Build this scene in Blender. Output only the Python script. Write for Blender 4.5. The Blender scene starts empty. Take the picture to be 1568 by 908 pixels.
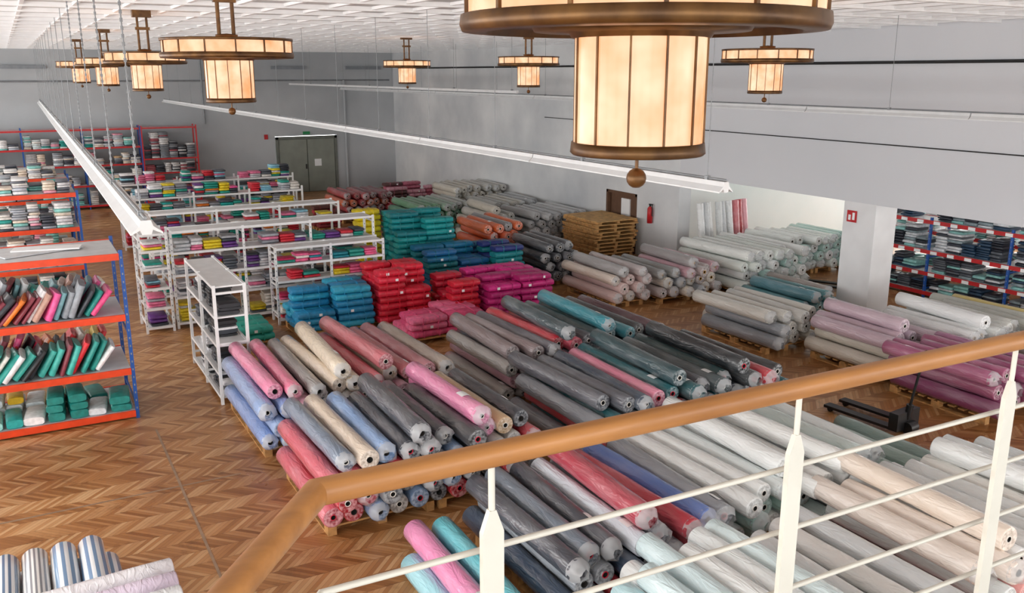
import bpy, math, random
from mathutils import Vector, Matrix
random.seed(11)
C=bpy.context.scene.collection
EYE=5.0
# ------------------------------------------------------------------ colours / materials
def lin(h):
    h=h.lstrip('#');o=[]
    for i in (0,2,4):
        c=int(h[i:i+2],16)/255
        o.append(c/12.92 if c<=.04045 else ((c+.055)/1.055)**2.4)
    return (*o,1)
MATS={}
def newmat(name):
    m=bpy.data.materials.new(name);m.use_nodes=True
    nt=m.node_tree;b=nt.nodes['Principled BSDF']
    MATS[name]=m
    return m,nt,b
def N(nt,t,**k):
    n=nt.nodes.new(t)
    for a,v in k.items(): setattr(n,a,v)
    return n
def noise_col(nt,b,c1,c2,scale,detail=2,lo=.35,hi=.65,coord='Object',sc=(1,1,1)):
    tc=N(nt,'ShaderNodeTexCoord');mp=N(nt,'ShaderNodeMapping');mp.inputs['Scale'].default_value=sc
    nt.links.new(tc.outputs[coord],mp.inputs[0])
    n=N(nt,'ShaderNodeTexNoise');n.inputs['Scale'].default_value=scale;n.inputs['Detail'].default_value=detail
    nt.links.new(mp.outputs[0],n.inputs['Vector'])
    r=N(nt,'ShaderNodeValToRGB');r.color_ramp.elements[0].position=lo;r.color_ramp.elements[1].position=hi
    r.color_ramp.elements[0].color=c1;r.color_ramp.elements[1].color=c2
    nt.links.new(n.outputs['Fac'],r.inputs[0]);nt.links.new(r.outputs[0],b.inputs['Base Color'])
    return n,r,mp
def bump(nt,b,src,strength,dist=.01):
    bp=N(nt,'ShaderNodeBump');bp.inputs['Strength'].default_value=strength;bp.inputs['Distance'].default_value=dist
    nt.links.new(src,bp.inputs['Height']);nt.links.new(bp.outputs[0],b.inputs['Normal']);nt.links.new(bp.outputs[0],b.inputs['Coat Normal'])
def mulc(c,k): return (min(c[0]*k,1),min(c[1]*k,1),min(c[2]*k,1),1)
def mixc(c,d,t): return (c[0]*(1-t)+d[0]*t,c[1]*(1-t)+d[1]*t,c[2]*(1-t)+d[2]*t,1)
def plain(name,hexc,rough=.5,metal=0,var=.12,scale=6,bmp=0,coat=0):
    m,nt,b=newmat(name);c=lin(hexc)
    n,_,_=noise_col(nt,b,mulc(c,1-var),mulc(c,1+var*.5),scale)
    b.inputs['Roughness'].default_value=rough;b.inputs['Metallic'].default_value=metal
    b.inputs['Coat Weight'].default_value=coat
    if bmp: bump(nt,b,n.outputs['Fac'],bmp)
    return name
# plastic-wrapped cloth (rolls)
def wrap(hexc):
    name='wrapped_'+hexc.strip('#')
    if name in MATS: return name
    m,nt,b=newmat(name);c=lin(hexc)
    milky_sheen=mixc(c,(.9,.93,.96,1),.13)  # milky film patches, also plastic-wrap reflections painted into the base colour
    n,r,mp=noise_col(nt,b,mulc(c,.95),milky_sheen,4,2,.42,.72,sc=(1.6,.4,1.6))
    b.inputs['Roughness'].default_value=.45
    b.inputs['Coat Weight'].default_value=.95;b.inputs['Coat Roughness'].default_value=.1
    n2=N(nt,'ShaderNodeTexNoise');n2.inputs['Scale'].default_value=8;n2.inputs['Detail'].default_value=2.5;n2.inputs['Distortion'].default_value=1.6
    nt.links.new(mp.outputs[0],n2.inputs['Vector'])
    bump(nt,b,n2.outputs['Fac'],.65,.03)
    return name
def cloth(hexc):
    name='cloth_'+hexc.strip('#')
    if name in MATS: return name
    m,nt,b=newmat(name);c=lin(hexc)
    n,_,_=noise_col(nt,b,mulc(c,.85),mulc(c,1.12),14,2)
    b.inputs['Roughness'].default_value=.55;b.inputs['Coat Weight'].default_value=.25
    return name
def stripes(hexc,hexd,per=.06):
    name='stripe_%s_%s'%(hexc.strip('#'),hexd.strip('#'))
    if name in MATS: return name
    m,nt,b=newmat(name)
    tc=N(nt,'ShaderNodeTexCoord');w=N(nt,'ShaderNodeTexWave');w.bands_direction='X';w.inputs['Scale'].default_value=1/per/3.14
    nt.links.new(tc.outputs['Object'],w.inputs['Vector'])
    r=N(nt,'ShaderNodeValToRGB');r.color_ramp.interpolation='CONSTANT';r.color_ramp.elements[1].position=.55
    r.color_ramp.elements[0].color=lin(hexc);r.color_ramp.elements[1].color=lin(hexd)
    nt.links.new(w.outputs['Fac'],r.inputs[0]);nt.links.new(r.outputs[0],b.inputs['Base Color'])
    b.inputs['Roughness'].default_value=.4;b.inputs['Coat Weight'].default_value=.5
    return name
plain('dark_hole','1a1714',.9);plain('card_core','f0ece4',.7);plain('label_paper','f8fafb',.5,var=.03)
plain('red_core','d8203f',.5);plain('yellow_core','e8aa1c',.6)
plain('pallet_wood','c4935a',.75,scale=9,var=.3);plain('raw_board','d0a468',.7,scale=7,var=.25)
plain('white_steel','eef0f1',.4,var=.05);plain('grey_deck','d4d7da',.5,var=.08);plain('railing_paint','dad5c8',.35,var=.04)
plain('orange_beam','e8481c',.42,var=.1);plain('blue_post','1f55a5',.4,var=.1);plain('red_beam','c4262a',.42)
plain('black_steel','17181a',.4);plain('pillar_paint','eceef0',.8,var=.05,scale=2)
plain('sign_red','c02026',.5,var=.03);plain('sign_green','1d8a50',.5,var=.03);plain('fixture_white','dfe2e4',.35,var=.04);plain('wire_grey','8b8f93',.5,.3)
plain('door_paint','8f948a',.6,var=.1,scale=2);plain('door_frame_paint','73776f',.6);plain('hatch_brown','6a4c38',.7)
plain('vent_grey','8a9096',.6)
m,nt,b=newmat('aged_brass');n,_,_=noise_col(nt,b,lin('452c16'),lin('75522a'),9,4,.3,.7)
b.inputs['Metallic'].default_value=.5;b.inputs['Roughness'].default_value=.38
# lamp glass
m,nt,b=newmat('lamp_glass');m.cycles.emission_sampling='NONE'
tc=N(nt,'ShaderNodeTexCoord');n=N(nt,'ShaderNodeTexNoise');n.inputs['Scale'].default_value=4.5;n.inputs['Detail'].default_value=3
nt.links.new(tc.outputs['Object'],n.inputs['Vector'])
r=N(nt,'ShaderNodeValToRGB');r.color_ramp.elements[0].position=.32;r.color_ramp.elements[1].position=.7
r.color_ramp.elements[0].color=(.95,.36,.14,1);r.color_ramp.elements[1].color=(1,.72,.48,1)
nt.links.new(n.outputs['Fac'],r.inputs[0]);nt.links.new(r.outputs[0],b.inputs['Emission Color'])
b.inputs['Base Color'].default_value=(.12,.06,.03,1)
b.inputs['Emission Strength'].default_value=1.12;b.inputs['Roughness'].default_value=.2
m,nt,b=newmat('handrail_wood');n,_,_=noise_col(nt,b,lin('97602a'),lin('b87c40'),5,4,.3,.7,sc=(.6,6,6))
b.inputs['Roughness'].default_value=.45;b.inputs['Coat Weight'].default_value=.1
m,nt,b=newmat('clear_plastic_film');b.inputs['Base Color'].default_value=(.9,.93,.96,1);b.inputs['Roughness'].default_value=.12;b.inputs['Alpha'].default_value=.38
def wallmat(name,a,c,sc=.5):
    m,nt,b=newmat(name);n,_,_=noise_col(nt,b,lin(a),lin(c),sc,6,.35,.68);b.inputs['Roughness'].default_value=.85
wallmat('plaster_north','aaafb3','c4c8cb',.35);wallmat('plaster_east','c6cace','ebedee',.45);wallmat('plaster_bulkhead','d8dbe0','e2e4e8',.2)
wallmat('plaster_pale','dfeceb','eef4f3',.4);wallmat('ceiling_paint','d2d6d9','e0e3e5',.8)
plain('ceiling_strip','f6f7f8',.6,var=.03)
# herringbone floor
m,nt,b=newmat('herringbone_parquet')
def M(op,a,bb=None,c=None):
    n=N(nt,'ShaderNodeMath',operation=op)
    for i,v in enumerate((a,bb,c)):
        if v is None: continue
        if isinstance(v,(int,float)): n.inputs[i].default_value=v
        else: nt.links.new(v,n.inputs[i])
    return n.outputs[0]
tc=N(nt,'ShaderNodeTexCoord');sp=N(nt,'ShaderNodeSeparateXYZ');nt.links.new(tc.outputs['Object'],sp.inputs[0])
X,Y=sp.outputs[0],sp.outputs[1];w=.27;bw=.068
v=M('DIVIDE',Y,w);fl=M('FLOOR',v);fr=M('SUBTRACT',v,fl);par=M('FLOORED_MODULO',fl,2.0);sg=M('SUBTRACT',1.0,M('MULTIPLY',par,2.0))
s=M('DIVIDE',M('ADD',X,M('MULTIPLY',M('ADD',M('MULTIPLY',fr,sg),par),w)),bw)
sf=M('FLOOR',s);sr=M('SUBTRACT',s,sf)
cx=N(nt,'ShaderNodeCombineXYZ');nt.links.new(sf,cx.inputs[0]);nt.links.new(fl,cx.inputs[1])
wn=N(nt,'ShaderNodeTexWhiteNoise',noise_dimensions='3D');nt.links.new(cx.outputs[0],wn.inputs['Vector'])
val=M('ADD',M('MULTIPLY',wn.outputs['Value'],.75),M('MULTIPLY',par,.25))  # random board tone; every other band lighter, grain gloss painted in
rp=N(nt,'ShaderNodeValToRGB');e=rp.color_ramp.elements;e[0].color=lin('9a673a');e[1].color=lin('dfb686');x=e.new(.5);x.color=lin('c28c58')
nt.links.new(val,rp.inputs[0])
edge=M('MAXIMUM',M('LESS_THAN',sr,.08),M('LESS_THAN',fr,.025))
ng=N(nt,'ShaderNodeTexNoise');ng.inputs['Scale'].default_value=.35;ng.inputs['Detail'].default_value=6;nt.links.new(tc.outputs['Object'],ng.inputs['Vector'])
rg=N(nt,'ShaderNodeValToRGB');rg.color_ramp.elements[0].position=.38;rg.color_ramp.elements[1].position=.62
rg.color_ramp.elements[0].color=(.68,.6,.54,1);rg.color_ramp.elements[1].color=(1.0,1.0,1.0,1);nt.links.new(ng.outputs['Fac'],rg.inputs[0])
# scuffs
ns=N(nt,'ShaderNodeTexNoise');ns.inputs['Scale'].default_value=2.3;ns.inputs['Detail'].default_value=8;ns.inputs['Roughness'].default_value=.7;nt.links.new(tc.outputs['Object'],ns.inputs['Vector'])
rs=N(nt,'ShaderNodeValToRGB');rs.color_ramp.elements[0].position=.32;rs.color_ramp.elements[1].position=.44
rs.color_ramp.elements[0].color=(.6,.55,.5,1);rs.color_ramp.elements[1].color=(1,1,1,1);nt.links.new(ns.outputs['Fac'],rs.inputs[0])
mx=N(nt,'ShaderNodeMix',data_type='RGBA',blend_type='MULTIPLY');mx.inputs[0].default_value=1
nt.links.new(rp.outputs[0],mx.inputs[6]);nt.links.new(rg.outputs[0],mx.inputs[7])
mx3=N(nt,'ShaderNodeMix',data_type='RGBA',blend_type='MULTIPLY');mx3.inputs[0].default_value=.7
nt.links.new(mx.outputs[2],mx3.inputs[6]);nt.links.new(rs.outputs[0],mx3.inputs[7])
mx2=N(nt,'ShaderNodeMix',data_type='RGBA');nt.links.new(M('MULTIPLY',edge,.5),mx2.inputs[0]);nt.links.new(mx3.outputs[2],mx2.inputs[6]);mx2.inputs[7].default_value=lin('4d2e18')
nt.links.new(mx2.outputs[2],b.inputs['Base Color'])
nt.links.new(M('ADD',.15,M('MULTIPLY',ng.outputs['Fac'],.34)),b.inputs['Roughness'])
plain('tape_grey','9a8068',.6)
# ------------------------------------------------------------------ mesh builder
class MB:
    def __init__(s): s.v=[];s.f=[];s.m=[];s.names=[];s.sm=[]
    def mi(s,n):
        if n not in s.names: s.names.append(n)
        return s.names.index(n)
    def add(s,vs,fs,mat,smooth=False,mats=None):
        o=len(s.v);s.v.extend([tuple(v) for v in vs])
        for i,f in enumerate(fs):
            s.f.append([o+j for j in f]);s.m.append(s.mi(mats[i] if mats else mat));s.sm.append(smooth)
    def box(s,x0,y0,z0,x1,y1,z1,mat):
        vs=[(x,y,z) for z in(z0,z1) for y in(y0,y1) for x in(x0,x1)]
        s.add(vs,[(0,2,3,1),(4,5,7,6),(0,1,5,4),(2,6,7,3),(0,4,6,2),(1,3,7,5)],mat)
    def obox(s,c,size,rot,mat,bev=0):
        vs=[]
        for z in(-.5,.5):
            for y in(-.5,.5):
                for x in(-.5,.5): vs.append(Vector(c)+rot@Vector((x*size[0],y*size[1],z*size[2])))
        s.add(vs,[(0,2,3,1),(4,5,7,6),(0,1,5,4),(2,6,7,3),(0,4,6,2),(1,3,7,5)],mat)
    def slab(s,c,size,rot,mat,tag=None,k0=.86):
        lx,ly,lz=size;n=10;rings=[(-.5,k0),(-.47,.985),(0,1.01),(.47,.985),(.5,k0)];vs=[]
        for (t,k) in rings:
            for i in range(n):
                a=2*math.pi*(i+.5)/n;ca,sa=math.cos(a),math.sin(a)
                y=math.copysign(abs(ca)**.5,ca)*.5*ly*(.5+.5*k);z=math.copysign(abs(sa)**.5,sa)*.5*lz*k
                vs.append(Vector(c)+rot@Vector((t*lx,y,z)))
        fs=[]
        for r in range(len(rings)-1):
            for i in range(n):
                j=(i+1)%n;fs.append((r*n+i,r*n+j,(r+1)*n+j,(r+1)*n+i))
        s.add(vs,fs,mat,True)
        s.add(vs[:n],[tuple(range(n))[::-1]],mat);s.add(vs[-n:],[tuple(range(n))],mat)
    def tube(s,p0,p1,r,mat,n=8,r1=None,caps=True):
        p0=Vector(p0);p1=Vector(p1);d=(p1-p0).normalized();a=d.orthogonal().normalized();b=d.cross(a);r1=r if r1 is None else r1
        vs=[]
        for p,rr in((p0,r),(p1,r1)):
            for i in range(n):
                t=2*math.pi*i/n;vs.append(p+(a*math.cos(t)+b*math.sin(t))*rr)
        fs=[(i,(i+1)%n,n+(i+1)%n,n+i) for i in range(n)]
        s.add(vs,fs,mat,True)
        if caps: s.add(vs[:n],[tuple(range(n))[::-1]],mat);s.add(vs[n:],[tuple(range(n))],mat)
    def lathe(s,c,d,prof,n=20,jit=0,flat=False):
        c=Vector(c);d=Vector(d).normalized();a=Vector((0,0,1)) if abs(d.z)<.9 else Vector((1,0,0))
        a=(a-d*a.dot(d)).normalized();b=d.cross(a);vs=[]
        for (t,r,_) in prof:
            for i in range(n):
                th=2*math.pi*i/n;rr=r*(1+random.uniform(-jit,jit));vs.append(c+d*t+(a*math.cos(th)+b*math.sin(th))*rr)
        fs=[];ms=[]
        for k in range(len(prof)-1):
            if prof[k][2] is None: continue
            for i in range(n):
                j=(i+1)%n;fs.append((k*n+i,k*n+j,(k+1)*n+j,(k+1)*n+i));ms.append(prof[k][2])
        s.add(vs,fs,None,not flat,ms)
    def obj(s,name,parent=None,loc=None):
        me=bpy.data.meshes.new(name);me.from_pydata(s.v,[],s.f)
        for n in s.names: me.materials.append(MATS[n])
        me.polygons.foreach_set('material_index',s.m);me.polygons.foreach_set('use_smooth',s.sm);me.update()
        o=bpy.data.objects.new(name,me);C.objects.link(o)
        if parent: o.parent=parent
        if loc: o.location=loc
        return o
def empty(name,loc=(0,0,0),rz=0):
    o=bpy.data.objects.new(name,None);o.empty_display_size=.2;o.location=loc;o.rotation_euler=(0,0,rz);C.objects.link(o);return o
I3=Matrix.Identity(3)
def RZ(a): return Matrix.Rotation(a,3,'Z')
# ------------------------------------------------------------------ fabric rolls
def cloth_end(mat):
    h=mat.split('_')[1]
    name='rollend_'+h
    if name in MATS: return name
    m,nt,b=newmat(name);c=lin(h);noise_col(nt,b,mulc(c,.6),mixc(c,(.85,.88,.9,1),.35),30,1)
    b.inputs['Roughness'].default_value=.5
    return name
def roll(mb,c,d,L,r,mat,core='card_core',label=False,tuft=True):
    d=Vector(d).normalized();n=20;rc=.034
    j=lambda k:r*(1+random.uniform(-k,k))
    ends=cloth_end(mat)
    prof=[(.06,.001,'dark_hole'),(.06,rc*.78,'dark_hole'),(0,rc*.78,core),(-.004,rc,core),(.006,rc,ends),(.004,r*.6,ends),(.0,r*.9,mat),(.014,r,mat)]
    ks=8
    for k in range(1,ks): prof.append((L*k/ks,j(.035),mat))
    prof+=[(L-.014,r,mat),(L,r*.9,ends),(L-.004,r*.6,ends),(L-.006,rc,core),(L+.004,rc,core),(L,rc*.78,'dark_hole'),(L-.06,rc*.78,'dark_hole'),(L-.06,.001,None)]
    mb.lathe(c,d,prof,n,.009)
    if label:
        a=Vector((0,0,1));a=(a-d*a.dot(d)).normalized();b=d.cross(a)
        t0=random.uniform(.1,.5);th0=random.uniform(-.5,.3);vs=[];cc=Vector(c)
        for t in(t0,t0+.16):
            for i in range(5):
                th=th0+i*.28;vs.append(cc+d*t+(a*math.cos(th)+b*math.sin(th))*(r*1.045))
        mb.add(vs,[(i,i+1,6+i,5+i) for i in range(4)],'label_paper',True)
    if tuft and random.random()<.55:
        nn=14;a=Vector((0,0,1));a=(a-d*a.dot(d)).normalized();b=d.cross(a);vs=[];cc=Vector(c)
        for (t,rr) in((.04,r*1.02),(-.02,r*.97),(-.09,r*.5)):
            for i in range(nn):
                th=2*math.pi*i/nn;q=rr*(random.uniform(.78,1.15) if t<0 else 1);vs.append(cc+d*(t+random.uniform(-.02,.02)*(t<0))+(a*math.cos(th)+b*math.sin(th))*q)
        mb.add(vs,[(k*nn+i,k*nn+(i+1)%nn,(k+1)*nn+(i+1)%nn,(k+1)*nn+i) for k in range(2) for i in range(nn)],'clear_plastic_film',True)
def pallet(parent,x0,x1,y0,y1):
    mb=MB()
    nx=max(1,round((x1-x0)/1.15));pw=(x1-x0)/nx
    for k in range(nx):
        a=x0+k*pw+.03;bq=x0+(k+1)*pw-.03
        for f in(0,.5,1):
            xx=a+(bq-a-.1)*f
            mb.box(xx,y0,0,xx+.1,y1,.02,'pallet_wood')
            for g in(0,.5,1):
                yy=y0+(y1-y0-.14)*g;mb.box(xx,yy,.02,xx+.1,yy+.14,.1,'pallet_wood')
        ns=max(3,int((y1-y0)/.16))
        for i in range(ns):
            yy=y0+(y1-y0-.1)*i/(ns-1);mb.box(a,yy,.1,bq,yy+.1,.122,'pallet_wood')
    return mb.obj('pallet',parent)
def rollpile(name,x0,x1,y0,y1,layers,top,under,r=.125,palletized=True,labelp=.15,cores=('card_core',),jy=.12,left=None,right=None,extra=()):
    p=empty(name,((x0+x1)/2,(y0+y1)/2,0));ox,oy=(x0+x1)/2,(y0+y1)/2
    x0-=ox;x1-=ox;y0-=oy;y1-=oy;z0=.125
    if palletized: pallet(p,x0+.05,x1-.05,y0+.15,y1-.15)
    else: z0=0
    mb=MB();n0=max(1,int((x1-x0)/(2*r*1.015)));st=(x1-x0-2*r)/max(1,n0-1)
    dz=math.sqrt(max((2*r)**2-(st/2)**2,.0004))*1.005
    for l in range(layers):
        nl=max(n0-(l%2),1);xs=x0+r+(l%2)*st/2;last=l==layers-1
        for i in range(nl):
            if last: cc=top[min(int(i*len(top)/nl),len(top)-1)]
            else:
                cc=random.choice(under)
                if left and i<=1: cc=random.choice(left)
                if right and i>=nl-2: cc=random.choice(right)
            x=xs+i*st;z=z0+r+l*dz+.002
            yy=y0+random.uniform(-jy,jy)*(1.6 if last else 1);L=(y1-y0)*random.uniform(.92,1.02)
            dx=random.uniform(-.012,.012)*(3.5 if last else 1)
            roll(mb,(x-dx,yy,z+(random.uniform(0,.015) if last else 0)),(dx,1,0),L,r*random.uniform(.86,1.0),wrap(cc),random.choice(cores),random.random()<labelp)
    for (fx,cc,dx) in extra:
        l=layers;nl=n0-((layers-1)%2);k=int(fx*(nl-1));xs=x0+r+((layers-1)%2)*st/2
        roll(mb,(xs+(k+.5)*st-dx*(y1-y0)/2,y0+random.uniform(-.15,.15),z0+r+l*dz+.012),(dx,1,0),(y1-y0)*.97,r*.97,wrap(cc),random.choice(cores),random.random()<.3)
    mb.obj('rolls',p);return p
# ------------------------------------------------------------------ folded bolts pile
def boltpile(name,x0,y0,nx,ny,nz,cols,size=(.74,.36,.135),gap=.02,drop=.3,pal=True,rz=0):
    lx,ly,lz=size;wx=nx*(lx+gap);wy=ny*(ly+gap)
    p=empty(name,(x0+wx/2,y0+wy/2,0),rz);mb=MB()
    z0=0
    if pal: pallet(p,-wx/2,wx/2,-wy/2,wy/2);z0=.124
    hs=[[nz-(random.random()<drop)*random.randint(1,3) for _ in range(ny)] for _ in range(nx)]
    for i in range(nx):
        for j in range(ny):
            for k in range(max(1,hs[i][j])):
                c=(-wx/2+(i+.5)*(lx+gap)+random.uniform(-.04,.04),-wy/2+(j+.5)*(ly+gap)+random.uniform(-.03,.03),z0+lz*(k+.5))
                a=random.uniform(-.08,.08)
                cc=random.choice(cols)
                mb.slab(c,(lx,ly,lz*.97),RZ(a),cloth(cc),k0=.72)
                if random.random()<.3: mb.obox((c[0]+random.uniform(-.25,.25),c[1]-ly*.5-.004,c[2]),(.06,.006,.05),I3,'label_paper')
                for t in(-.22,.22): mb.obox(Vector(c)+RZ(a)@Vector((t*lx,0,0)),(.012,ly*1.012,lz*.995),RZ(a),cloth(cols[0]))
    mb.obj('folded_bolts',p);return p
# ------------------------------------------------------------------ shelves
def fill(mb,x0,x1,y0,y1,z,h,mode,cols):
    x=x0+.03
    if mode=='folded':
        while x<x1-.2:
            w=random.uniform(.22,.36)
            if x+w>x1: break
            if random.random()<.92:
                hh=random.uniform(.35,.95)*h;zz=z;base=random.choice(cols)
                while zz<z+hh:
                    t=random.uniform(.04,.08)
                    c=base if random.random()<.55 else random.choice(cols)
                    if zz+t>z+h: break
                    mb.slab((x+w/2+random.uniform(-.015,.015),(y0+y1)/2+random.uniform(-.02,.02),zz+t/2),(w*.97,(y1-y0)*.88,t),RZ(random.uniform(-.07,.07)),cloth(c));zz+=t
            x+=w+.01
    elif mode=='bolts':
        while x<x1-.26:
            w=random.uniform(.22,.32)
            if x+w>x1: break
            zz=z;c=random.choice(cols)
            for k in range(random.randint(1,3)):
                t=random.uniform(.1,.15)
                if zz+t>z+h: break
                mb.slab((x+w/2,(y0+y1)/2,zz+t/2),((y1-y0)*.92,w*.95,t),RZ(math.pi/2+random.uniform(-.15,.15)),cloth(c),k0=.9);zz+=t
                if random.random()<.3: c=random.choice(cols)
            x+=w+.015
    else:
        x+=.05;ph=random.uniform(0,6)
        while x<x1-.36:
            t=random.uniform(.06,.105);H=min(h*.98,random.uniform(.38,.5));c=random.choice(cols)
            lean=.58+.16*math.sin(x*4+ph)+random.uniform(-.09,.09)
            rot=Matrix.Rotation(random.uniform(-.14,.14),3,'Z')@Matrix.Rotation(-(math.pi/2-lean),3,'Y')
            mb.slab((x+.14,(y0+y1)/2+random.uniform(-.05,.05),z+H*.5*math.cos(lean)+t*.5*math.sin(lean)),(H,(y1-y0)*.92,t),rot,cloth(c),k0=.93);x+=t*1.2
def shelf(name,loc,rz,length,depth,height,levels,bays,post,beam,deck,modes,cols,lips=.07,pw=.05,double=False):
    p=empty(name,loc,rz);mb=MB()
    for i in range(bays+1):
        x=length*i/bays
        for y in(0,depth-pw):
            mb.box(x-pw/2,y,0,x+pw/2,y+pw,height,post)
            zz=.15
            while zz<height-.1 and depth>.3 and loc[1]<19:
                mb.box(x-.008,y-.002,zz,x+.008,y,zz+.03,'vent_grey');zz+=.12
        for z in (.2,height*.5,height-.15): mb.box(x-.012,pw,z,x+.012,depth-pw,z+.035,post)
    for z in levels:
        for y in(0.005,depth-.03): mb.box(pw/2,y-.012,z-lips,length-pw/2,y+.025,z+.005,beam)
        mb.box(pw/2,.03,z-.03,length-pw/2,depth-.03,z-.005,deck)
    mb.obj('frame',p)
    mf=MB();lv=list(levels)
    for i,z in enumerate(lv):
        nz=lv[i+1] if i+1<len(lv) else z+.5
        if modes[i] is None: continue
        h=nz-z-.14
        for bq in range(bays):
            xa=length*bq/bays+.04;xb=length*(bq+1)/bays-.04
            cc=cols[i] if isinstance(cols[0],(list,tuple)) else cols
            if double:
                fill(mf,xa,xb,.05,depth/2-.03,z,h,modes[i],cc);fill(mf,xa,xb,depth/2+.03,depth-.05,z,h,modes[i],cc)
            else: fill(mf,xa,xb,.05,min(depth-.05,.6),z,h,modes[i],cc)
    if mf.v: mf.obj('fabrics',p)
    return p
# ------------------------------------------------------------------ pendant lamps
def lamp(x,y):
    p=empty('pendant_lamp',(x,y,EYE));R=.58;zb,zt=.13,.315;n=48
    g=MB();g.lathe((0,0,0),(0,0,1),[(zb+.04,R-.012,'lamp_glass'),(zt-.03,R-.012,'lamp_glass'),(zt-.028,.26,None)],n)
    g.lathe((0,0,0),(0,0,1),[(-.245,.001,'lamp_glass'),(-.245,.20,None),(-.24,.214,'lamp_glass'),(.12,.214,None)],24,flat=False)
    g.obj('glass_panels',p)
    b=MB()
    b.lathe((0,0,0),(0,0,1),[(zb+.05,R-.02,'aged_brass'),(zb+.05,R+.008,'aged_brass'),(zb+.02,R+.012,'aged_brass'),(zb,R+.004,'aged_brass'),(zb-.004,R-.07,'aged_brass'),(zb+.02,R-.08,'aged_brass'),(zb+.02,.36,'aged_brass'),(zb,.35,'aged_brass'),(zb-.005,.235,'aged_brass'),(zb-.02,.226,'aged_brass'),(zb-.02,.205,None)],n)
    b.lathe((0,0,0),(0,0,1),[(zt-.035,R-.015,'aged_brass'),(zt-.035,R+.004,'aged_brass'),(zt-.012,R+.006,'aged_brass'),(zt-.01,R-.05,None)],n)
    for i in range(14):
        a=2*math.pi*(i+.3)/14;c=Vector((math.cos(a)*(R-.006),math.sin(a)*(R-.006),(zb+zt)/2));b.obox(c,(.012,.012,zt-zb-.03),RZ(a),'aged_brass')
    for i in range(12):
        a=2*math.pi*(i+.5)/12;c=Vector((math.cos(a)*.216,math.sin(a)*.216,-.055));b.obox(c,(.008,.006,.38),RZ(a),'aged_brass')
    b.lathe((0,0,0),(0,0,1),[(-.225,.20,'aged_brass'),(-.223,.222,'aged_brass'),(-.258,.226,'aged_brass'),(-.265,.218,'aged_brass'),(-.258,.195,'aged_brass'),(-.25,.19,None)],32)
    b.tube((0,0,-.24),(0,0,-.33),.006,'aged_brass');b.lathe((0,0,-.345),(0,0,1),[(-.034+.001,.004,'aged_brass')]+[(math.sin(t)*.034,math.cos(t)*.034,'aged_brass') for t in [-1.2,-.8,-.4,0,.4,.8,1.2]]+[(.034,.004,None)],18)
    b.tube((0,0,-.268),(0,0,-.245),.03,'aged_brass',12)
    for s_ in(-.065,.065): b.tube((s_,0,.2),(s_,0,.86),.018,'aged_brass',8)
    b.box(-.1,-.03,.62,.1,.03,.66,'aged_brass');b.box(-.13,-.07,.80,.13,.07,.9,'aged_brass');b.lathe((0,0,0),(0,0,1),[(.30,.001,'aged_brass'),(.32,.1,'aged_brass'),(.34,.1,'aged_brass'),(.35,.001,None)],16)
    b.obj('brass_frame',p)
    c=MB();c.lathe((0,0,0),(0,0,1),[(zt-.012,R-.03,'lamp_glass'),(zt-.005,.1,None)],n);c.obj('top_glass',p)
for (x,y) in [(1.84,2.43),(1.85,8.65),(1.93,14.7),(1.95,20.7),(8.85,2.5),(8.8,8.9),(8.8,15.1),(8.86,21.2),(1.9,27.0)]: lamp(x,y)
# ------------------------------------------------------------------ suspended light tracks
def track(name,p0,p1,w=.17,fix=True,wires=2.0,ch=False):
    p0=Vector(p0);p1=Vector(p1);p=empty(name,p0);d=p1-p0;L=d.length;d.normalize();s_=d.cross(Vector((0,0,1)));mb=MB()
    prof=[(-w/2,0),(-w/2,.012),(-w*.22,.055),(-w*.16,.095),(w*.16,.095),(w*.22,.055),(w/2,.012),(w/2,0),(w*.2,.03),(w*.14,.0),(-w*.14,.0),(-w*.2,.03)]
    if not fix: prof=[(-.03,0),(-.03,.06),(.03,.06),(.03,0)]
    seg=max(1,int(L/3.0));n=len(prof)
    for k in range(seg):
        a=L*k/seg;b_=L*(k+1)/seg-.02
        vs=[d*a+s_*q[0]+Vector((0,0,q[1])) for q in prof]+[d*b_+s_*q[0]+Vector((0,0,q[1])) for q in prof]
        mb.add(vs,[(i,(i+1)%n,n+(i+1)%n,n+i) for i in range(n)]+[tuple(range(n))[::-1],tuple(range(n,2*n))],'fixture_white')
    if fix: mb.tube(Vector((0,0,.11)),d*L+Vector((0,0,.11)),.012,'wire_grey',6)
    t=.25;i=0
    while t<L:
        base=d*t+Vector((0,0,.1 if fix else .06));top=Vector((base.x,base.y,5.88-p0.z))
        mb.tube(base,top,.004 if not ch else .005,'wire_grey',5,caps=False)
        mb.box(base.x-.02,base.y-.02,base.z-.02,base.x+.02,base.y+.02,base.z+.03,'wire_grey')
        if ch:
            zz=base.z
            while zz<top.z and i<4: mb.box(base.x-.009,base.y-.003,zz,base.x+.009,base.y+.003,zz+.025,'wire_grey');zz+=.05
        t+=wires;i+=1
    mb.obj('housing',p)
track('hanging_light_track',(.72,6.2,3.97),(1.14,36.5,3.97),.2,ch=True)
track('hanging_light_track',(5.5,5.95,3.97),(5.15,35.4,3.97),.16)
track('hanging_light_track',(12.3,-1,4.34),(12.1,36,4.34),.12,wires=2.6)
track('hanging_light_rail',(10.2,18,4.55),(10.0,36,4.55),.1,fix=False,wires=3)
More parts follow.
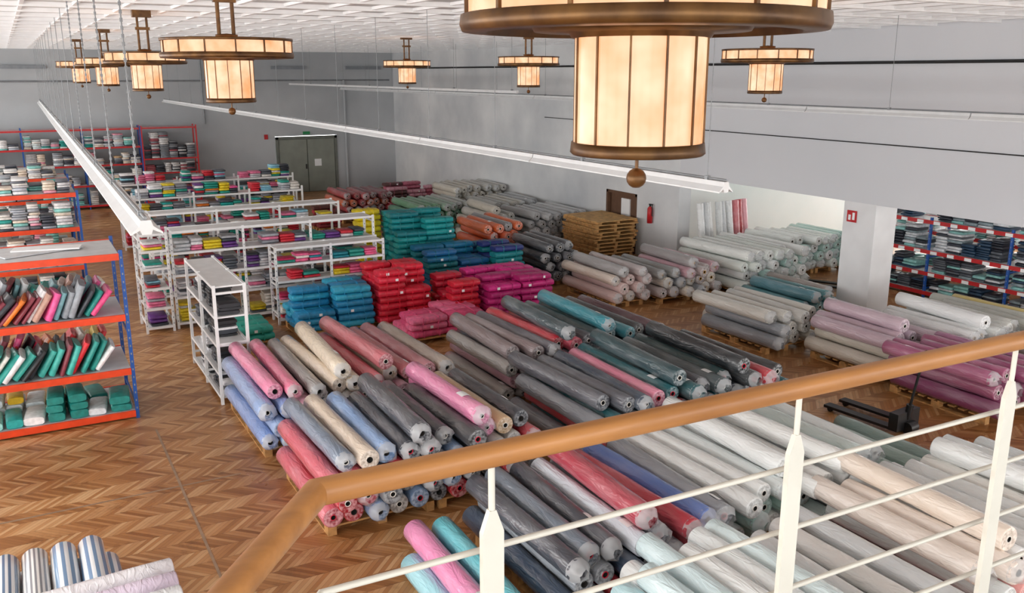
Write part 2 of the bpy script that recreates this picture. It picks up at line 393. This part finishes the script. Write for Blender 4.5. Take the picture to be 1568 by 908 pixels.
# ------------------------------------------------------------------ room shell
def shell(name,bx,mat):
    mb=MB()
    for b_ in bx: mb.box(*b_,mat)
    return mb.obj(name)
shell('floor',[(-7.2,-6,-.1,26,38.3,0)],'herringbone_parquet')
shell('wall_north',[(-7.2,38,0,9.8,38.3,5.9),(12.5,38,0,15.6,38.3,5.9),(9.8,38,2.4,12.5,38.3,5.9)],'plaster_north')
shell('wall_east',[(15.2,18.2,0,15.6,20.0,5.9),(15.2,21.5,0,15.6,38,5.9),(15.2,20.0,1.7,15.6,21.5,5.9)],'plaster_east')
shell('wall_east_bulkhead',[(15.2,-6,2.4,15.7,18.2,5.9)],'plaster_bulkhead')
shell('wall_annex_north',[(15.6,19.6,0,26,19.8,4.2)],'plaster_pale')
shell('ceiling_annex',[(15.7,-6,4.0,26,19.6,4.2)],'ceiling_paint')
def winwall(name,axis,pos,a0,a1,zb,zt,top,step=3.0):
    mb=MB()
    def bx(a,b_,z0,z1,th=.15,mat='plaster_bulkhead'):
        if axis=='x': mb.box(pos-th,a,z0,pos+th,b_,z1,mat)
        else: mb.box(a,pos-th,z0,b_,pos+th,z1,mat)
    bx(a0,a1,0,zb);bx(a0,a1,zt,top)
    a=a0
    while a<=a1-.1:
        bx(a,min(a+.3,a1),zb,zt);
        bx(a+.3+(step-.3)/2-.03,a+.3+(step-.3)/2+.03,zb,zt,.04,'white_steel')
        a+=step
    bx(a0,a1,(zb+zt)/2-.03,(zb+zt)/2+.03,.04,'white_steel')
    mb.obj(name)
winwall('wall_west','x',-7.0,-6,38,.9,5.6,5.9)
winwall('wall_south','y',-5.9,-6.8,15.2,.9,5.6,5.9)
winwall('wall_annex_east','x',26,-6,19.6,.8,3.7,4.2)
mb=MB();mb.box(-7.2,-6,5.9,15.7,38.3,6.05,'ceiling_paint');mb.obj('ceiling')
mb=MB()
y=-5.0
while y<38:
    mb.box(-7,y,5.84,15.2,y+.07,5.9,'ceiling_strip');y+=1.24
x=-6.5
while x<15:
    mb.box(x,-6,5.86,x+.05,38,5.9,'ceiling_strip');x+=.62
mb.obj('trim_1')
mb=MB();mb.tube((15.17,-5,5.2),(15.17,37,5.2),.03,'black_steel',6);mb.obj('trim_2')
mb=MB();mb.tube((15.18,-5,3.62),(15.18,25,3.62),.012,'black_steel',6);mb.obj('trim_3')
mb=MB();mb.tube((-6,37.97,4.7),(15,37.97,4.7),.03,'wire_grey',6);mb.tube((12.9,37.95,0.0),(12.9,37.95,4.7),.05,'plaster_north',8);mb.tube((7.0,37.95,3.0),(7.0,37.95,5.8),.03,'wire_grey',8)
for xa,xb in ((-.6,1.5),(9.8,11.2),(13.0,14.6)): mb.box(xa,37.9,5.15,xb,37.99,5.28,'vent_grey')
mb.box(9.35,37.95,2.3,9.5,37.99,2.5,'sign_red');mb.box(11.0,37.95,2.46,11.3,37.99,2.58,'sign_green')
mb.obj('trim_4')
p=empty('door_1',(11.15,38,0));mb=MB();mb.box(-1.33,.02,0,1.33,.1,2.38,'door_frame_paint');mb.box(-1.33,-.04,0,-1.22,.02,2.38,'door_frame_paint');mb.box(1.22,-.04,0,1.33,.02,2.38,'door_frame_paint');mb.box(-1.33,-.04,2.27,1.33,.02,2.38,'door_frame_paint')
mb.box(-1.2,-.02,.02,-.02,.02,2.25,'door_paint');mb.box(.02,-.02,.02,1.2,.02,2.25,'door_paint');mb.box(.3,-.03,1.1,.6,-.02,1.4,'label_paper');mb.box(-.1,-.07,1.0,-.05,-.02,1.2,'black_steel');mb.obj('leaf',p)
p=empty('door_2',(15.2,20.75,0));mb=MB();mb.box(.12,-.72,0,.18,.72,1.68,'hatch_brown');mb.box(0,-.74,0,.1,-.66,1.69,'hatch_brown');mb.box(0,.66,0,.1,.74,1.69,'hatch_brown');mb.box(0,-.74,1.62,.1,.74,1.69,'hatch_brown');mb.box(.08,-.3,.9,.12,.1,1.5,'label_paper');mb.obj('leaf',p)
p=empty('fire_extinguisher',(15.12,19.3,1.0));mb=MB();mb.lathe((0,0,0),(0,0,1),[(0,.001,'sign_red'),(0,.075,'sign_red'),(.4,.075,'sign_red'),(.46,.03,'black_steel'),(.52,.025,'black_steel'),(.53,.001,None)],14);mb.box(-.02,-.1,.5,.02,.04,.53,'black_steel');mb.tube((0,-.09,.5),(0,-.1,.2),.012,'black_steel',6);mb.obj('cylinder_body',p)
mb=MB();mb.box(15.2,12.05,0,15.85,12.85,2.4,'pillar_paint');mb.box(15.17,12.02,0,15.88,12.88,.1,'pillar_paint');mb.obj('column')
p=empty('fire_sign',(15.19,12.62,2.1));mb=MB();mb.box(-.015,-.12,-.12,0,.12,.12,'sign_red');mb.box(-.02,-.08,-.07,-.015,-.02,.08,'label_paper');mb.box(-.02,.02,-.08,-.015,.08,.03,'label_paper');mb.obj('plate',p)
mb=MB();mb.box(-6,10.9,0,2.1,10.93,.003,'tape_grey');mb.box(1.35,4,0,1.38,13,.0035,'tape_grey');mb.obj('floor_marking_tape')
# ------------------------------------------------------------------ mezzanine + railing
mb=MB();mb.box(-3.5,-5.6,3.2,7,1.3,3.4,'grey_deck');mb.obj('floor_mezzanine')
for xx in (-3.3,6.8):
    mb=MB();mb.box(xx-.1,1.05,0,xx+.1,1.25,3.2,'pillar_paint');mb.box(xx-.14,1.01,0,xx+.14,1.29,.04,'pillar_paint');mb.obj('mezzanine_column')
p=empty('balcony_railing',(0,0,0))
def sweep(mb,pts,rw,rh,mat,n=20):
    for seg in range(len(pts)-1):
        vs=[]
        for i in (seg,seg+1):
            q=Vector(pts[i]);t1=(Vector(pts[seg+1])-Vector(pts[seg])).normalized()
            t0=(Vector(pts[i])-Vector(pts[i-1])).normalized() if i>0 else t1
            t2=(Vector(pts[i+1])-q).normalized() if i<len(pts)-1 else t1
            if i==seg and i==0: t0=t2
            t=(t0+t2).normalized();s_=t.cross(Vector((0,0,1))).normalized();k=1/max(.4,t.dot(t1))
            for j in range(n):
                a=2*math.pi*j/n;ca,sa=math.cos(a),math.sin(a)
                vs.append(q+s_*math.copysign(abs(ca)**.8,ca)*rw*k+Vector((0,0,math.copysign(abs(sa)**.8,sa)*rh)))
        mb.add(vs,[(j,(j+1)%n,n+(j+1)%n,n+j) for j in range(n)],mat,True);mb.add(vs[:n],[tuple(range(n))],mat);mb.add(vs[-n:],[tuple(range(n))[::-1]],mat)
HZ=4.4
corner=(.335,1.19,HZ)
mb=MB();sweep(mb,[(-.60,.05,HZ),corner,(6.9,1.02,HZ)],.020,.020,'handrail_wood');mb.obj('handrail',p)
mb=MB()
def post(x,y,rz):
    rot=RZ(rz)
    mb.tube((x,y,HZ-.015),(x,y,HZ-.115),.006,'railing_paint',8)
    o=Vector((x,y,0));prof=[(.006,HZ-.10),(.020,HZ-.14),(.020,3.4),(-.020,3.4),(-.020,HZ-.14),(-.006,HZ-.10)];t=.006
    vs=[o+rot@Vector((a,-t,z)) for a,z in prof]+[o+rot@Vector((a,t,z)) for a,z in prof];n=6
    mb.add(vs,[tuple(range(n)),tuple(range(n,2*n))[::-1]]+[(i,n+i,n+(i+1)%n,(i+1)%n) for i in range(n)],'railing_paint')
for i in range(10): post(.625+.68*i,1.195-.0259*(.3+.68*i),-.026)
post(-.2,.53,.88)
for k in range(5):
    z=4.205-.145*k
    sweep(mb,[(-.6,.1,z),(.345,1.235,z),(6.9,1.065,z)],.0055,.0055,'railing_paint',8)
mb.obj('posts_and_rods',p)
# ------------------------------------------------------------------ roll piles
CH='484b54';TL='1a626a';GR='92979e';MV='c28e9e';CR='ead9c5';PK='f28fb4';BL='98b4e0';RD='c42838';WH='f4f7f6';DK='363b45'
greys=[GR,'70747b',CH,'b2aeaa',DK]
rollpile('fabric_roll_pile',2.42,5.35,11.1,13.5,4,[PK,'ee7c9e','96918e',CR,'dccbb4','d8606e','d8c4ac','c8727a','c47884','b0a294','92827c'],greys+[MV,'d2c5b5'],left=[BL,'8ca8dc'],cores=('card_core','card_core','dark_hole'),extra=((.35,'efe0c8',.05),(.6,'d4747e',-.05)))
rollpile('fabric_roll_pile',2.5,5.3,8.65,10.65,4,['7c8ca0',CR,'86aada',CH,'5b5e63',CH,'424246','f48cba','d4b288',DK,'c05c6a'],greys+[RD,'86a2c8'],left=['d86474',CR,RD],cores=('red_core','card_core','dark_hole'),extra=((.4,'50535a',.03),(.68,'f090ba',-.02)))
rollpile('fabric_roll_pile',5.95,9.35,8.6,10.8,4,['62646c','445060','e88ca6',TL,'326268',DK,'47565a','26494c','282c30',RD,'24272b'],greys+[TL,RD,MV],labelp=.45,cores=('card_core','red_core'),extra=((.45,'345258',.06),(.8,'262a2e',.03)))
rollpile('fabric_roll_pile',6.05,9.2,11.15,13.4,4,['948486','62606a','d83444','e05c72',CH,'445e62','366a70','48a0ae','4e5052','663c46'],greys+[TL,MV],labelp=.35,extra=((.3,'42545a',.05),(.66,'409cac',.04)))
rollpile('fabric_roll_pile',3.85,6.0,5.95,8.0,3,[CH,'74808e',CH,'dfe6f0','92949c','cc3a4c','6080c8','94989e','d84458'],[DK,GR,RD,'44546a'],cores=('dark_hole','red_core'),extra=((.55,'b83c4e',.05),))
rollpile('fabric_roll_pile',6.1,8.6,6.15,8.3,3,[WH,'e6eeee','f8faf8',WH,'dcebe8','f0f6f6'],[WH,'dcebe8','bcded6','f0f0ec'],labelp=.08,jy=.18,extra=((.25,WH,.05),(.6,'f8faf8',-.04)))
rollpile('fabric_roll_pile',2.95,3.75,5.6,7.8,2,['f292c2','6acad6','a4e2ee'],['a4e2ee',PK,'9acce4'],palletized=False)
rollpile('fabric_roll_pile',4.0,5.55,3.3,5.55,4,['d8eef2',WH,'f4fafa','dceef0'],[WH,'c0e4ea'],labelp=.1)
rollpile('fabric_roll_pile',5.75,6.75,3.4,5.7,3,['eef0f0','f6f4f0','e4e8ea'],[WH,'e8e4e0'],labelp=.1)
rollpile('fabric_roll_pile',7.0,9.8,4.0,6.0,3,['f8ebe0','f6f8f8','f0f4f4','f8f6f0','eef4f4','e8eeef'],['f0a8a4','e6ecec','dce8e6',WH,'a8bcc0','f0b0ac'],labelp=.1,cores=('dark_hole','card_core'),extra=((.15,'f8e8d8',.04),(.6,WH,-.05)))
rollpile('fabric_roll_pile',8.8,10.05,6.2,8.2,1,['a8c2ba','b0c8c0','98b0aa'],[WH],palletized=False)
rollpile('fabric_roll_pile',11.55,12.75,11.15,13.2,3,['d9d6ce','c8c6c0','cfccc4'],['cac6ba',GR,'d9d6ce'],r=.13)
rollpile('fabric_roll_pile',12.15,13.35,9.2,10.95,3,['cab0bc','b8a0b0','d4c0ca'],['dcd0bd','c8b0ba','dcd4c6'],r=.13,extra=((.4,'d0b6c2',.04),))
rollpile('fabric_roll_pile',11.9,13.3,7.1,9.05,3,['b05c82','984670','a04e72','a25482'],['984670','884068','a05474'],r=.13,labelp=.25)
rollpile('fabric_roll_pile',13.5,15.9,8.7,10.6,3,['f2f4f4','dfe2df','eaede8','c9ccc4','e0cc80'],['9a8f82',WH,'c9ccc4'],cores=('yellow_core','dark_hole','card_core'),r=.13,extra=((.2,'f4f6f6',.1),))
rollpile('fabric_roll_pile',13.75,15.1,6.3,8.3,3,['a9a9a4','d0a0ac','984670'],[WH,'a9a9a4'],r=.13)
rollpile('fabric_roll_pile',11.0,12.0,15.2,17.3,4,['b2b0b0','c8bcbc','ccb0b6'],['eed0cc','e4c8c4','efe0d2'],r=.13)
rollpile('fabric_roll_pile',12.15,13.95,15.0,17.0,3,['989a99','cda0ac','c6b8b6','dcaeb8'],['eae0d2',GR,'e0d4c4','c6b8b6'],r=.13,cores=('card_core','yellow_core'),extra=((.5,'a49e9e',.05),))
rollpile('fabric_roll_pile',10.75,11.85,17.75,19.6,4,['50545a','40444a','5d6066'],['40444a','565960','2c2f36'],r=.13)
rollpile('fabric_roll_pile',10.4,11.6,20.0,21.9,5,['f07030','8c8a8c','f07030'],['f07030','d85c24','4a4d53'],left=['f07030','e46228'],r=.13)
rollpile('fabric_roll_pile',13.95,15.1,12.6,14.4,2,['5c92a0','46888e','a89e98','6aa4a8'],['46888e',GR],r=.13)
rollpile('fabric_roll_pile',14.15,16.3,14.7,17.0,4,['f4f8f4','eef6f0','f8faf8'],['eef6f0','c4e6de',WH],r=.13,jy=.2)
rollpile('fabric_roll_pile',16.55,18.9,15.6,17.2,4,['f4f8f4','eef6f0','c8ece2'],['eef6f0','c4e6de',WH],r=.13)
rollpile('fabric_roll_pile',13.0,15.1,22.2,24.3,4,['b9bbbd','adb0b3','c5c7c9'],['adb0b3','c5c7c9'],r=.13)
rollpile('fabric_roll_pile',13.0,15.1,24.8,26.9,4,['b9b9b4','c5c2b8','adb0b3'],['adb0b3','d9d5cb'],r=.13)
rollpile('fabric_roll_pile',11.75,12.9,22.6,24.6,4,['c9c7c0','b3b3ac'],['e4decf','d4ccbe','ccc6b6'],r=.13,extra=((.3,'d8d2c4',.05),))
rollpile('fabric_roll_pile',10.6,12.8,25.2,27.4,4,['70a880','92b09a','bec2bc'],['509270','92b09a','70a880'],r=.13)
rollpile('fabric_roll_pile',13.0,15.1,27.4,29.4,5,['d9d2c4','c9c7c0'],['d9d2c4'],r=.13)
rollpile('fabric_roll_pile',9.6,11.6,29.0,31.0,4,['b83a40','8a4048'],['b83a40','e06c38','55585c'],r=.13)
# striped rolls bottom-left
p=empty('striped_roll_pile',(-.4,8.3,0));mb=MB()
st=[stripes('f6f8fa','5d7c9f',.05),stripes('f8f8f6','8d9096',.04),stripes('f0f4f6','6f93b8',.07)]
for l in range(2):
    for i in range(8-l): roll(mb,(-1.0+.252*i+.126*l,-1.25,.126+l*.22),(0,1,0),2.15,.12,random.choice(st),tuft=False)
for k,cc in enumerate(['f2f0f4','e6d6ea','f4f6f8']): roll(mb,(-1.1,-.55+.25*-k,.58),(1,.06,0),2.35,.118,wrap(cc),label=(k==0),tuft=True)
mb.obj('rolls',p)
# ------------------------------------------------------------------ folded bolt piles
boltpile('folded_bolt_pile',7.75,19.4,2,3,12,['0c8c92','0a7c86','149a9c'],drop=.5)
boltpile('folded_bolt_pile',8.0,18.15,2,3,7,['0c7884','1666a0','106e98'],drop=.4)
boltpile('folded_bolt_pile',9.6,17.9,1,3,7,['10858e','24347a','0c7884'],drop=.5)
boltpile('folded_bolt_pile',4.45,16.3,2,3,6,['2398c8','208abc','2ea8cc'],drop=.3)
boltpile('folded_bolt_pile',6.05,16.2,2,3,8,['d81c38','c8142e','e02844'],drop=.3,size=(.56,.36,.135))
boltpile('folded_bolt_pile',7.4,15.7,1,3,6,['d01c34','c01434'],drop=.4,size=(.6,.36,.135))
boltpile('folded_bolt_pile',8.15,15.5,2,4,6,['b01c6c','d82888','c42078'],drop=.5)
boltpile('folded_bolt_pile',6.2,14.9,2,3,3,['ec6090','f0749c','e05080'],drop=.4)
boltpile('folded_bolt_pile',3.2,16.2,1,3,2,['2aaa98','239a8c'],drop=.1)
boltpile('folded_bolt_pile',7.1,20.3,1,1,12,['ecd81e','e0c81a'],drop=0,size=(.6,.4,.14))
boltpile('folded_bolt_pile',8.2,21.0,1,1,9,['8a4ab0','7a3da0'],drop=0,size=(.6,.4,.14))
boltpile('folded_bolt_pile',9.55,19.35,1,1,6,['3a3f8a','602c7a','2a7a9c'],drop=.3)
boltpile('folded_bolt_pile',8.4,27.8,1,2,6,['8a2430','6a3a32','c03040'],drop=.3)
boltpile('folded_bolt_pile',12.3,31.5,3,2,6,['c06a80','9a4a5a','5a3a3a','d8a0b0'],drop=.4)
boltpile('folded_bolt_pile',7.6,36.2,3,2,5,['3a3d44','2a2c34','8a8f96'],drop=.4)
# ------------------------------------------------------------------ shelves
PAST=['8fd4ce','f4f2ee','d7d9dd','6a6e78','f0a8bc','2ea49c','ece0d0','c5ccd6','e0ecee','4a4f5a','f2f4f6','a8aeb6']
BRI=['e62f3a','f47aa0','2aa096','f0842a','fafaf6','e8508a','3a4048','4ac0b4','d2224f','e8d050','8a3a48','f2f0ea']
shelf('fabric_rack',(-2.9,13.6,0),0,4.1,1.35,2.55,[.12,.78,1.6,2.5],2,'blue_post','orange_beam','grey_deck',['bolts','standing','standing',None],
  [['fafafa','2ab0ac','1a8a82','f0c020','f4f6f8','9fe0d8','e0e8ec'],BRI+['2a8a4a','202428','f6f6f6','e8eef0'],BRI+['f260a4','b8e030','7fb8c0','e8eef0','c8a090','f0f0f2','a0a8b0'],PAST],double=True,lips=.09)
p=empty('cardboard_sheets',(.2,14.3,2.5));mb=MB();mb.obox((0,0,.012),(1.1,.35,.02),RZ(.4),'grey_deck');mb.obox((.1,.1,.03),(.9,.3,.02),RZ(-.2),'label_paper');mb.obj('sheets',p)
shelf('fabric_rack',(-3.2,21.3,0),0,4.35,1.3,2.55,[.12,.9,1.75,2.5],2,'blue_post','orange_beam','grey_deck',['folded','folded','folded','folded'],PAST,double=True,lips=.09)
shelf('fabric_rack',(-3.2,27.5,0),0,4.5,1.2,2.3,[.12,.9,1.6,2.2],2,'blue_post','orange_beam','grey_deck',['folded']*4,PAST+['e8e4dc'],double=True,lips=.08)
shelf('wall_fabric_rack',(-3.6,36.9,0),0,8.0,.7,3.05,[.15,.9,1.65,2.3,2.98],4,'blue_post','red_beam','grey_deck',['folded']*4+[None],PAST+['e8e6e2','c7c9cd','d8b890'],lips=.06)
shelf('wall_fabric_rack',(4.45,36.9,0),0,2.0,.7,3.05,[.15,.7,1.25,1.8,2.98],1,'red_beam','red_beam','grey_deck',['folded']*4+[None],['3a3d44','8a8f96','e0e0e0','b0606a','5a5e68'],lips=.05)
WS=['f0f0f4','d02a3a','3a3f48','8fc8dc','e87aa0','8a8f98','d8d8dc','ecd42a','1f9c8c','6a3a8a','5a606a','a8acb4','e8e4de','c8ccd0']
shelf('white_display_shelf',(2.9,13.55,0),math.pi/2,2.35,.5,1.9,[.12,.5,.95,1.4,1.88],2,'white_steel','white_steel','white_steel',['folded','folded','folded','folded',None],['202226','2a2d33','f0f0f4','3a3f48'],lips=.04,pw=.045)
shelf('white_display_shelf',(1.95,18.2,0),0,.5,.9,2.0,[.12,.5,.9,1.3,1.65,1.98],1,'white_steel','white_steel','white_steel',['folded']*5+[None],WS+['e8e8ea']*4,lips=.04,pw=.045)
shelf('white_display_shelf',(2.55,18.3,0),0,4.2,.6,2.0,[.12,.65,1.1,1.55,1.98],3,'white_steel','white_steel','white_steel',['folded']*4+[None],WS,lips=.04,pw=.045)
shelf('white_display_shelf',(4.4,17.6,0),0,2.3,.5,1.6,[.12,.5,.9,1.25,1.58],2,'white_steel','white_steel','white_steel',['folded']*4+[None],['d8283c','f06a98','1f8a9a','f0ece4','ecd42a','2a9a8c','c82058'],lips=.04,pw=.045)
shelf('white_display_shelf',(2.5,20.8,0),0,4.3,.6,2.0,[.12,.65,1.1,1.55,1.98],3,'white_steel','white_steel','white_steel',['folded']*4+[None],WS,lips=.04,pw=.045)
shelf('white_display_shelf',(2.6,24.2,0),0,4.3,.6,2.0,[.12,.65,1.1,1.55,1.9],3,'white_steel','white_steel','white_steel',['folded']*5,WS+['f0842a','2ac0b8','f85aa0'],lips=.04,pw=.045)
shelf('white_display_shelf',(2.6,27.6,0),0,5,.6,2.0,[.12,.65,1.1,1.55,1.9],3,'white_steel','white_steel','white_steel',['folded']*5,WS,lips=.04,pw=.045)
DKS=['1f2430','2c303a','3a3f4a','8a9aa0','24405a','5a6068','d8dce0','8fc8c4']
p=shelf('annex_fabric_rack',(17.9,14.6,0),-math.pi/2,7.6,.7,1.85,[.15,.6,1.1,1.78],4,'blue_post','red_beam','label_paper',['folded']*4,DKS,lips=.08)
mb=MB()
for z in (.6,1.1,1.78):
    x=.3
    while x<7.4: mb.box(x,-.022,z-.075,x+.16,-.012,z-.005,'label_paper');x+=.42
mb.obj('price_labels',p)
shelf('annex_fabric_rack',(20.2,15.5,0),-math.pi/2,9,.7,2.0,[.15,.6,1.1,1.85],4,'blue_post','red_beam','grey_deck',['folded']*4,['8fc8c4','7fb8b4','e8e8e8','c7d8d8'],lips=.08)
p=empty('wooden_panel_stack',(14.25,20.5,0));mb=MB()
for k in range(11):
    z=.06+k*.1;rt=RZ(random.uniform(-.08,.08));ox=random.uniform(-.05,.05)
    for q in(-.6,0,.6): mb.obox((q+ox,0,z-.03),(.09,1.7,.06),rt,'pallet_wood')
    for yy in range(9): mb.obox((random.uniform(-.02,.02)+ox,-.76+yy*.19,z+.016),(1.35,.165,.028),rt,'raw_board')
mb.obj('boards',p)
p=empty('upright_fabric_rolls',(16.5,17.75,0));mb=MB()
for i in range(9):
    cc=['eff2f2','d9dddf','f6f8f8','dfe3e3','c9cdd0','eff2f2','d8747c','c0303a','f4b0ba'][i]
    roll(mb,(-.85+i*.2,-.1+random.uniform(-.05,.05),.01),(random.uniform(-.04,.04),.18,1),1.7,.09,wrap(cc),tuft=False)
mb.obj('rolls',p)
def jack(x,y,rz):
    p=empty('pallet_truck',(x,y,0),rz);mb=MB()
    for s_ in(-.19,.19):
        mb.box(s_-.075,0,.06,s_+.075,1.1,.1,'black_steel');mb.tube((s_-.04,1.02,.04),(s_+.04,1.02,.04),.04,'black_steel',10)
    mb.box(-.27,-.12,.06,.27,.02,.32,'black_steel');mb.tube((-.09,-.16,.09),(.09,-.16,.09),.085,'black_steel',14);mb.tube((0,-.1,.2),(0,-.12,.42),.05,'black_steel',10)
    mb.tube((0,-.12,.4),(0,-.22,1.05),.02,'black_steel',8)
    pts=[(0,-.22,1.02),(-.09,-.235,1.1),(-.1,-.26,1.22),(0,-.265,1.26),(.1,-.26,1.22),(.09,-.235,1.1),(0,-.22,1.02)]
    for a,b_ in zip(pts[:-1],pts[1:]): mb.tube(a,b_,.014,'black_steel',8)
    mb.obj('body',p)
jack(10.75,7.75,.1);jack(16.9,14.2,.5)
# ------------------------------------------------------------------ light
wd=bpy.data.worlds.new('sky');bpy.context.scene.world=wd;wd.use_nodes=True;nt=wd.node_tree;bg=nt.nodes['Background']
bg.inputs[0].default_value=(1,.985,.965,1);bg.inputs[1].default_value=5.6
def portal(loc,rot,sx,sy):
    l=bpy.data.lights.new('window_portal','AREA');l.shape='RECTANGLE';l.size=sx;l.size_y=sy;l.cycles.is_portal=True
    o=bpy.data.objects.new('window_portal',l);o.location=loc;o.rotation_euler=rot;C.objects.link(o)
portal((-7.2,16,3.25),(0,-math.pi/2,0),4.8,44)
portal((4.2,-6.1,3.25),(math.pi/2,0,0),22,4.8)
portal((26.2,6.8,2.25),(0,math.pi/2,0),3,25.6)
# ------------------------------------------------------------------ camera
cam=bpy.data.cameras.new('camera');cam.sensor_width=36;cam.lens=36*1362/1568;cam.clip_start=.05;cam.clip_end=200
o=bpy.data.objects.new('camera',cam);o.location=(0,0,EYE);o.rotation_euler=(math.radians(90-14.1),0,math.radians(-29.2));C.objects.link(o);bpy.context.scene.camera=o
bpy.context.scene.view_settings.view_transform='Standard'
